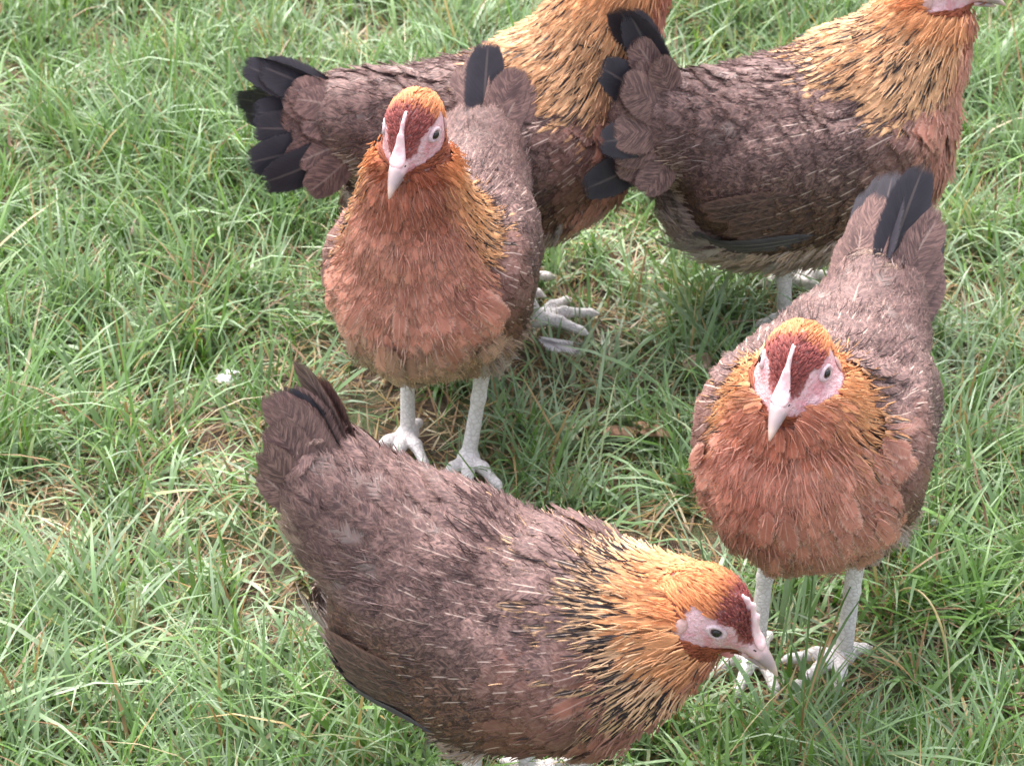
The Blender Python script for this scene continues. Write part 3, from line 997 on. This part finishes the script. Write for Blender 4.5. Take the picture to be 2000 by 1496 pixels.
        if barb:
            L = L0 * rng.lognormal(0, 0.3, N); W = np.full(N, W0) * rng.uniform(0.6, 1.3, N); pt = np.full(N, pt0)
            lift = lf0 * rng.uniform(0.3, 1.6, N) * (1.5 if rg in ('belly', 'thigh') else 0.7 if rg in ('wing', 'neck') else 1.0)
            base = rng.uniform(0.0020, 0.0058, N); rag = np.zeros(N)
            base = base + wlift
            c1 = lerp(c1, c2, rng.uniform(0.0, 0.40, (N, 1)))
            c1 = np.where((rng.random(N) < 0.38 * mark)[:, None], A(0.03, 0.022, 0.024), c1)
            mark = mark * 0; shaft = shaft * 0; pep = pep * 0; edge = edge * 0
        Dr = hen.flow(P)
        if rg == 'head':
            Dr = (HR @ np.stack([-np.ones(N), 0.25 * np.sign(q_[:, 1]), np.where(q_[:, 2] > -0.002, 0.35, -0.25)])).T
        elif rg != 'wing':
            base = base + np.maximum(0, wobble(P, 5 + len(rg))) * (0.0045 if rg in ('breast', 'belly', 'thigh') else 0.0026 if rg != 'neck' else 0.0015)
        Dr = nrm(Dr) + np.cross(n, nrm(Dr)) * (rng.normal(0, 0.38 if barb else 0.14, N) + (0.30 if rg in ('breast', 'belly', 'torso', 'rump') else 0.12) * wobble(P, 9))[:, None]
        Vf, vv = hen.lay(P, Dr, L, W, pt, lift, base, rows, keep=0.96 if rg == 'head' else 0.65)
        groups = [np.ones(N, bool)]
        if rg in ('wing', 'thigh'):
            groups = [P[:, 1] > 0, P[:, 1] <= 0]
        prm = np.stack([mark, shaft, pep], 1); prm2 = np.stack([rag, edge, L], 1)
        for g in groups:
            if g.any():
                emit('feather_barbs' if barb else part_name[rg], Vf[g], vv[g], c1[g], c2[g], prm[g], prm2[g], root, 'stuff')

    # --- long wing feathers, each its own part
    for sgn in (1, -1):
        cc, R = hen.wing[sgn]
        nP, nS = 5, 7
        r_, d_, L_, W_, ca, cb, ba, sh = [], [], [], [], [], [], [], []
        for i in range(nP):
            r_.append(cc + R @ A(-0.020 + 0.004 * i, sgn * 0.014, -0.052 + 0.0040 * i)); d_.append(R @ nrm(A(-1, 0, -0.14 + 0.05 * i)))
            L_.append(0.112 - 0.004 * i); W_.append(0.013); ca.append(A(0.065, 0.057, 0.066)); cb.append(A(0.17, 0.15, 0.16)); ba.append(0.0060 + 0.0006 * i); sh.append(0.35)
        for i in range(nS):
            r_.append(cc + R @ A(0.020 - 0.006 * i, sgn * 0.014, -0.036 + 0.0072 * i)); d_.append(R @ nrm(A(-1, 0, -0.16 + 0.025 * i)))
            L_.append(0.080 - 0.0015 * i); W_.append(0.0170); ca.append(A(0.044, 0.028, 0.026) * rng.uniform(0.7, 1.4)); cb.append(A(0.19, 0.105, 0.082)); ba.append(0.0045 + 0.0004 * i); sh.append(0.15)
        N = len(r_)
        pr = np.array(r_); nn_ = hen.grad(pr); pr = pr - hen.sdf(pr)[:, None] * nn_
        Vf, vv = hen.lay(pr, np.array(d_), np.array(L_) * rng.normal(1, 0.03, N), np.array(W_), np.full(N, 0.0), np.full(N, 0.0045), np.array(ba), 9, keep=0.97, cup=0.0012)
        for i in range(N):
            s_ = slice(i, i + 1)
            pp = A(0, sh[i], 0.2 if i < nP else 0.75)[None]
            emit('flight_feather', Vf[s_], vv[s_], np.array(ca)[s_] * rng.uniform(0.85, 1.2), np.array(cb)[s_], pp, A(0.25, 0.30 if i < nP else 0.75, L_[i])[None], root)

    # --- tail: two upright half fans and their coverts
    tp, tl, sprd = p['tail']            # mean lift, sideways turn, fan spread
    tb = hen.B(*(A(-0.114, 0, 0.230) + A(-math.cos(tp * 0.8), 0, math.sin(tp * 0.8)) * 0.012))
    for nm, cnt, Lr, Wr, colr, cole, pepv, inset in (
            ('tail_feather', p.get('ntail', 6), p.get('ltail', (0.108, 0.098)), 0.036, A(0.030, 0.026, 0.033), A(0.065, 0.058, 0.070), 0.15, 0.0),
            ('tail_covert', 8, p.get('lcov', (0.090, 0.080)), 0.036, C['back'] * 1.05, C['back_edge'], 0.9, 0.006),
            ('tail_covert', 8, (0.066, 0.056), 0.034, C['back'] * 1.1, C['back_edge'], 0.9, 0.011)):
        for sgn in (1, -1):
            r_, d_, n_, L_, W_, cv = [], [], [], [], [], []
            for i in range(cnt):
                t_ = i / (cnt - 1)
                ph = tp + sprd * (0.5 - t_) * (1.5 if inset > 0.01 else 1.0) - (0.25 if inset > 0.01 else 0.0) + rng.normal(0, 0.04)
                lat = rad(2) + rad(28) * t_ * p.get('lat', 1.0) + inset * 6 + rng.normal(0, 0.05)
                ph = lerp(ph, tp - 0.12 * t_ + rng.normal(0, 0.07), p.get('flat', 0.0))
                d = A(-math.cos(ph) * math.cos(lat), sgn * math.sin(lat), math.sin(ph) * math.cos(lat))
                c_, s_ = math.cos(tl), math.sin(tl)
                d = A(c_ * d[0] - s_ * d[1], s_ * d[0] + c_ * d[1], d[2])
                d = hen.Rb @ d
                r_.append(tb + A(0.012 * (0.5 - abs(t_ - 0.5)), sgn * (0.004 + 0.010 * t_ + inset), 0.020 * (0.5 - t_)))
                nn_ = A(0.15, sgn * 0.85, 0.75 * (1 - t_) + 0.10)
                fl_ = p.get('flat', 0.0)
                nn_ = lerp(nn_, hen.Rb @ A(math.sin(ph), sgn * 0.35, math.cos(ph)), fl_)
                d_.append(d); n_.append(nn_)
                L_.append(lerp(Lr[0], Lr[1], abs(t_ - 0.35)) * rng.normal(1, 0.05)); W_.append(Wr * rng.normal(1, 0.06))
                cv.append(sgn * (-0.010 + 0.02 * t_) + rng.normal(0, 0.003))
            L_, W_ = np.array(L_), np.array(W_)
            Vf, vv = free_feathers(np.array(r_), np.array(d_), np.array(n_), L_, W_, np.array(cv))
            for i in range(cnt):
                q_ = slice(i, i + 1)
                cc1 = colr[None] * rng.uniform(0.85, 1.2)
                emit(nm, Vf[q_], vv[q_], cc1, cole[None], A(0, 0.12 if nm == 'tail_feather' else 0.3 * (rng.random() < 0.4), pepv)[None],
                     A(0.22, 0.3, L_[i])[None], root)

    # --- head: beak, comb, eyes, lobes, wattles
    fx, lx, ux = HR[:, 0], HR[:, 1], HR[:, 2]
    t_ = np.linspace(0, 1, 9)
    def beak(nm, x0, x1, z0, z1, w0, h0, hook):
        px = lerp(x0, x1, t_); pz = lerp(z0, z1, t_) - hook * t_ ** 2.6
        path = hp + px[:, None] * fx + pz[:, None] * ux
        w_ = w0 * (1 - t_ ** 1.5) ** 0.9 + 0.0006; h_ = h0 * (1 - t_ ** 1.7) ** 0.8 + 0.0006
        Vb, Fb = lathe_tube(path, np.stack([w_, h_], 1), 12, (lx, ux))
        tt = np.concatenate([np.repeat(t_, 12), [0, 1]])
        mesh_obj(nm, Vb, Fb, BEAK, root, attrs={'fuv': np.stack([0 * tt, tt, 0 * tt], 1)})
    beak('upper_beak', 0.027, 0.0590, -0.0068, -0.0098, 0.0074, 0.0062, 0.0070)
    beak('lower_beak', 0.023, 0.0510, -0.0140, -0.0172, 0.0056, 0.0030, 0.0006)
    for sgn in (1, -1):
        Vn, Fn = ball(H(0.0345, sgn * 0.0056, -0.0050), np.stack([fx * 0.0024, lx * 0.0009, ux * 0.0008], 1), 8, 5)
        mesh_obj('nostril', Vn, Fn, PUPIL, root)
    nx = 25
    tx = np.linspace(0, 1, nx)
    px = lerp(0.041, 0.006, tx)
    pk = np.array([H(x_, 0, 0.03) for x_ in px])
    for _ in range(6):
        dn = hen.sdf(pk)
        pk = pk - (dn * 0.9)[:, None] * ux
    serr = np.abs(np.sin(tx * math.pi * 5.0))
    ch = p.get('comb', 1.0)
    hh = ch * (0.0014 + (0.0006 + 0.0032 * sstep(0.25, 0.5, tx)) * np.sin(np.clip(tx * 1.08, 0, 1) * math.pi) ** 0.6 * lerp(1.0, 0.55 + 0.6 * serr, sstep(0.25, 0.5, tx)))
    Vc, Fc = lathe_tube(pk + ux * (hh * 0.45)[:, None], np.stack([0.0015 + 0.0046 * sstep(0.72, 0.15, tx) * sstep(-0.05, 0.15, tx), hh], 1), 10, (lx, ux))
    mesh_obj('comb', Vc, Fc, COMB, root)
    for sgn in (1, -1):
        g0 = H(0.0065, sgn * 0.03, 0.0025)[None]
        for _ in range(10):
            g0 = g0 - (hen.sdf(g0) * 0.8)[:, None] * (sgn * lx)[None]
        ec = g0[0]; en = nrm(hen.grad(g0)[0] + 0.3 * sgn * lx)
        s1 = nrm(fx - (fx @ en) * en); s2 = np.cross(en, s1)
        Ve, Fe = ball(ec - en * 0.0022, np.stack([s1 * 0.0046, s2 * 0.0032, en * 0.0038], 1))
        eye = mesh_obj('eye', Ve, Fe, EYE, root)
        Vp, Fp = ball(ec + en * 0.00125, np.stack([s1 * 0.0032, s2 * 0.0028, en * 0.0014], 1), 12, 5)
        mesh_obj('pupil', Vp, Fp, PUPIL, eye)
        Vr, Fr = ring(ec - en * 0.0006, en, s1, 0.0056, 0.0021, squash=0.66)
        mesh_obj('eyelid', Vr, Fr, LID, eye)
        g1_ = H(-0.0135, sgn * 0.03, -0.007)[None]
        for _ in range(10):
            g1_ = g1_ - (hen.sdf(g1_) * 0.8)[:, None] * (sgn * lx)[None]
        ln = hen.grad(g1_)[0]; a1 = nrm(ux - (ux @ ln) * ln); a2 = np.cross(ln, a1)
        Vl, Fl = ball(g1_[0] + ln * 0.0006, np.stack([a1 * 0.0070, a2 * 0.0042, ln * 0.0014], 1))
        mesh_obj('earlobe', Vl, Fl, LOBE, root)
        wc = H(0.0225, sgn * 0.0065, -0.0195)
        Vw, Fw = ball(wc, np.stack([fx * 0.0058, sgn * lx * 0.0024, ux * 0.0050], 1))
        mesh_obj('wattle', Vw, Fw, WATTLE, root)
    return root


def neck_to(head, base=(0.050, 0, 0.212, 0.060), bow=(0.0, 0, 0.0)):
    """feathered neck from the breast to the back of the head"""
    b, h = A(*base[:3]), A(*head)
    m1 = lerp(b, h, 0.36) + A(*bow); m2 = lerp(b, h, 0.66) + A(*bow) * 0.8
    m3 = lerp(b, h, 0.88)
    return [(*b, base[3]), (*m1, base[3] * 0.80), (*m2, base[3] * 0.585), (*m3, 0.0215)]


for i, p in enumerate(HENS):
    kw = {'base': p['base']} if 'base' in p else {}
    p['neck'] = neck_to(p['head'][0], bow=(0.010, 0, -0.004) if p.get('neck_up', True) else (0, 0, -0.004), **kw)
    rng = np.random.default_rng(100 + i)
    build_hen(p)


# ------------------------------------------------------------------ small things lying in the grass
def on_ground(o, x, y, z, rz, label, cat, rx=0.0, ry=0.0):
    o.location = (x, y, float(ground_z(x, y)) + z)
    o.rotation_euler = (rx, ry, rz)
    return tag(o, label, cat)


rng = np.random.default_rng(77)


def loose_feather(name, n, L, W, rag, c1, c2, fan):
    a = rng.uniform(-fan, fan, n)
    d = np.stack([np.cos(a), np.sin(a), rng.uniform(0.0, 0.25, n)], -1)
    nn_ = np.tile(A(0.1, 0.1, 1.0), (n, 1)) + rng.normal(0, 0.2, (n, 3))
    Vf, vv = free_feathers(rng.normal(0, 0.0012, (n, 3)), d, nn_, L * rng.uniform(0.7, 1.1, n), W * rng.uniform(0.8, 1.2, n), rng.normal(0.006, 0.006, n))
    one = np.ones((n, 1))
    return emit(name, Vf, vv, c1 * one, c2 * one, A(0, 0.5, 0.1) * one, np.stack([np.full(n, rag), np.full(n, 0.5), np.full(n, L)], 1), None)


def lump(name, size, rough, mat, flat=1.0, seed=0):
    V, F = ball(A(0, 0, 0), np.eye(3), 20, 13)
    d = 1 + rough * wobble(V, seed, 1.4) + 0.4 * rough * wobble(V, seed + 1, 0.6)
    V = V * d[:, None] * A(*size)
    V[:, 2] += 0.25 * size[2] * np.sin(V[:, 0] / size[0] * 2.0 + seed)
    return mesh_obj(name, V, F, mat)


CLOD = plain('dry_clod', (0.30, 0.19, 0.13), (0.42, 0.31, 0.24), 220, 0.9, 0.9, 0.002, 0.2)
CHIP = plain('dead_leaf', (0.34, 0.18, 0.11), (0.46, 0.29, 0.20), 160, 0.7, 0.8, 0.002, 0.3)
PEBBLE = plain('white_pebble', (0.72, 0.72, 0.74), (0.60, 0.60, 0.62), 200, 0.5, 0.4)
TWIG = plain('twig_bark', (0.26, 0.16, 0.11), (0.40, 0.28, 0.20), 220, 0.8, 0.6, 0.001, 0.2)

o = loose_feather('fallen_feather', 3, 0.052, 0.020, 1.2, A(0.42, 0.39, 0.40), A(0.62, 0.60, 0.62), 0.25)
on_ground(o, 0.024, 1.600, 0.034, rad(-42), 'grey downy moulted feather lying in the grass beside the beige-bellied hen', 'feather', 0.15, -0.1)
o = loose_feather('feather_tuft', 5, 0.017, 0.008, 1.4, A(0.74, 0.72, 0.73), A(0.80, 0.79, 0.80), 0.9)
on_ground(o, -0.258, 1.562, 0.030, rad(-100), 'tiny white tuft of down caught in open grass', 'feather')
on_ground(lump('earth_clod', (0.0135, 0.0115, 0.011), 0.20, CLOD, seed=5), 0.169, 1.586, 0.018, 0.4, 'small crumbly tan clod of earth in the grass between the hens', 'clod')
on_ground(lump('dead_leaf', (0.016, 0.007, 0.0026), 0.30, CHIP, seed=9), 0.097, 1.493, 0.019, 0.1, 'narrow reddish brown dead leaf, the one nearer the beige-bellied hen', 'dead leaf', 0.2, 0.1)
on_ground(lump('dead_leaf', (0.017, 0.009, 0.0030), 0.32, CHIP, seed=14), 0.130, 1.490, 0.021, -0.25, 'curled pinkish brown dead leaf touching the breast of the orange-crowned hen', 'dead leaf', -0.15, 0.2)
on_ground(lump('pebble', (0.0042, 0.0030, 0.0030), 0.08, PEBBLE, seed=3), 0.349, 1.357, 0.022, 0.5, 'tiny bright white pebble in the grass under a hen tail', 'pebble')
pt = np.stack([np.linspace(0, 0.052, 9), 0.003 * np.sin(np.linspace(0, 4, 9)), np.linspace(0, 0.004, 9)], 1)
V, F = lathe_tube(pt, np.stack([np.linspace(0.0019, 0.0011, 9)] * 2, 1), 7, (A(0, 1, 0), A(0, 0, 1)))
on_ground(mesh_obj('twig', V, F, TWIG), 0.196, 1.651, 0.016, rad(4), 'thin brown twig lying near the feet of the rearmost hen', 'twig')
a = np.linspace(0, 2.3, 15)
pt = np.stack([0.036 * (1 - np.cos(a)) * 0.9, 0.010 * np.sin(a * 0.5), 0.058 * np.sin(a)], 1)
V, F = lathe_tube(pt, np.stack([np.linspace(0.0014, 0.0007, 15)] * 2, 1), 6, (A(0, 1, 0), nrm(A(0.5, 0, 0.7))))
STALK = plain('dry_stalk', (0.48, 0.36, 0.14), (0.55, 0.44, 0.24), 120, 0.5)
on_ground(mesh_obj('dry_stalk', V, F, STALK), 0.336, 1.205, 0.0, rad(120), 'single yellow grass stalk bent over in an arch', 'stalk')
